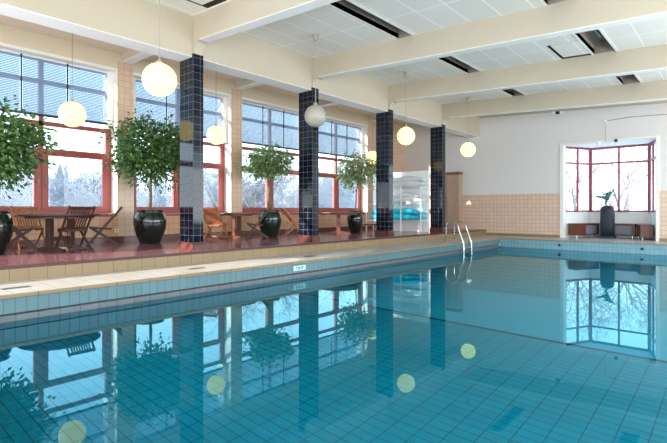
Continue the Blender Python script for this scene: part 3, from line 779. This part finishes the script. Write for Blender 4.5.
root = empty('spotlight_bar', (-3.63, FY-.14, 3.45))
b = MB(); b.tube([(0, 0, 0), (0, 0, .74)], .009, 8); b.build('rod', M['cord'], root)
b = MB(); b.tube([(-.26, 0, 0), (.34, 0, 0)], .013, 8); b.build('bar', M['white'], root)
b = MB(); b.lathe([(.05, -.05), (.05, .05)], (-.2, 0, -.03), 14); b.build('spotlight', M['white'], root)
b = MB(); b.lathe([(.05, -.04), (.05, .06)], (.33, 0, .01), 14); b.build('spotlight', M['dark'], root)
b = MB(); b.box(-.03, .03, -.02, .14, .72, .78); b.build('wall_bracket', M['white'], root)
tag(root, 'thin spotlight bar on a rod hanging above the window bay', 'light')
root = empty('emergency_light', (-5.23, FY-.002, 4.74))
b = MB(); b.box(-.07, .07, -.08, 0, -.06, .06); b.build('body', M['dark'], root, bevel=.01)
for s in (-1, 1):
    b = MB(); b.lathe([(.05, -.03), (.07, .03)], (0, 0, 0), 16); o = b.build('spot', M['white'], root); o.location = (.14*s, -.05, 0); o.rotation_euler = (PI/2, 0, 0)
tag(root, 'small twin emergency light with a dark centre high on the far wall', 'light')
b = MB(); b.tube([(-3.6, FY-.015, 4.22), (-2.87, FY-.015, 4.26), (-.9, FY-.015, 4.17)], .009, 6)
tag(b.build('wall_cable', M['lip']), 'thin grey cable running along the far wall above the bay', 'cable')

# ------------------------------------------------------------------ outdoors
b = MB(); b.box(-260, WX-.5, -160, 260, -1.6, -1.5); b.box(WX-.5, 120, 20.9, 260, -1.6, -1.5); struct(b.build('snow_ground', M['snow']))
def bare_tree_mesh(seed, H, spread, depth=5, nbr=4, m=None):
    rnd = random.Random(seed); b = MB()
    def grow(p, d, L_, r, lv):
        k = 3 if lv else 5; pts = [p]; rs = [r]; dd = d.copy()
        for i in range(k):
            dd = (dd+Vector((rnd.gauss(0, .16), rnd.gauss(0, .16), rnd.gauss(.04, .12)))).normalized()
            pts.append(pts[-1]+dd*L_/k); rs.append(r*(1-.6*(i+1)/k))
        b.tube(pts, rs, 5 if lv < 2 else 3, caps=False)
        if lv >= depth: return
        for i in range(nbr if lv else nbr+3):
            t = rnd.uniform(.25 if lv else .22, 1); j = min(int(t*k), k-1); q = pts[j].lerp(pts[j+1], t*k-j)
            ax = Vector((rnd.gauss(0, 1), rnd.gauss(0, 1), rnd.gauss(0, .5))); nd = (dd+ax.normalized()*spread).normalized()
            grow(q, nd, L_*rnd.uniform(.5, .72), max(rs[j]*.55, .008), lv+1)
    grow(Vector((0, 0, 0)), Vector((0, 0, 1)), H*.6, H*.017, 0)
    me_o = b.build('bare_tree', m, recalc=False)
    return me_o
protos = [bare_tree_mesh(21, 6, 1.0, 4, 6, M['twig']), bare_tree_mesh(22, 6.5, .9, 4, 6, M['twig']), bare_tree_mesh(23, 5, 1.2, 4, 6, M['twig'])]
seen = set()
def put(o, x, y, s, rz, label, group):
    c = o if o.name not in seen else o.copy()
    if o.name in seen: COL.objects.link(c)
    seen.add(o.name); c.location = (x, y, -1.52); c.scale = (s, s, s); c.rotation_euler = (0, 0, rz); tag(c, label, 'tree', group)
rt = random.Random(4)
for i in range(58):
    px = -15 + 385*(i+.5)/58+rt.uniform(-5, 5); dist = rt.uniform(24, 46)
    u = (px-333.5)/466
    x = -.6587+.7524*u; y = .7524+.6587*u; l = math.hypot(x, y)
    put(protos[i % 3], x/l*dist, y/l*dist, rt.uniform(.68, .98)*(dist/32)**.8, rt.uniform(0, 6.28), 'frosted bare tree in the thicket beyond the deck windows', 'bare trees beyond the deck windows')
big = bare_tree_mesh(31, 9, 1.0, 4, 5, M['twig3']); 
put(big, -30.0, 11.0, .8, 1.0, 'large bare tree with arching branches outside the leftmost window', None)
for i, (px, d) in enumerate(((205, 25), (258, 23))):
    u = (px-333.5)/466; x = -.6587+.7524*u; y = .7524+.6587*u; l = math.hypot(x, y)
    put(big, x/l*d, y/l*d, .72, i*2.0, 'larger bare tree standing nearest the deck windows', 'larger bare trees by the deck windows')
baytree = bare_tree_mesh(41, 7, 1.0, 4, 4, M['twig2'])
for i, (x, y, s) in enumerate(((-7.2, 29, .95), (-5.6, 33, 1.1), (-8.6, 36, 1.2), (-4.6, 28.5, .9), (-6.6, 40, 1.3), (-10, 33, 1))):
    put(baytree, x, y, s, i*1.7, 'bare brown tree outside the window bay', 'bare trees outside the window bay')
def conifer_mesh(H, seed):
    rnd = random.Random(seed); root = empty('conifer')
    b = MB(); b.tube([(0, 0, 0), (0, 0, H*.95)], [H*.02, .01], 6); b.build('trunk', M['bark'], root)
    b = MB()
    for k in range(15):
        t = k/14; z = H*(.14+.82*t); r = H*.2*(1-t)**.8+.05; n = 18
        vs_ = [(0, 0, z+H*.09)]
        for i in range(n):
            a = 2*PI*i/n+rnd.uniform(-.1, .1); rr = r*(rnd.uniform(.8, 1.1) if i % 2 else rnd.uniform(.45, .6)); vs_.append((rr*math.cos(a), rr*math.sin(a), z-rnd.uniform(0, .06)*H*.5))
        b.add(vs_, [(0, 1+i, 1+(i+1) % n) for i in range(n)])
    b.build('foliage', M['conifer'], root, recalc=False)
    return root
cp = conifer_mesh(6.6, 2)
for i, (px, d, s) in enumerate(((60, 40, .92), (66, 43, .9), (76, 42, .75), (4, 40, .85))):
    u = (px-333.5)/466; x = -.6587+.7524*u; y = .7524+.6587*u; l = math.hypot(x, y)
    o = cp if i == 0 else copy_tree(cp)
    o.location = (x/l*d, y/l*d, -1.52); o.scale = (s, s, s); tag(o, 'frosted conifer standing in the thicket outside the leftmost window', 'tree', 'conifers outside the leftmost window')
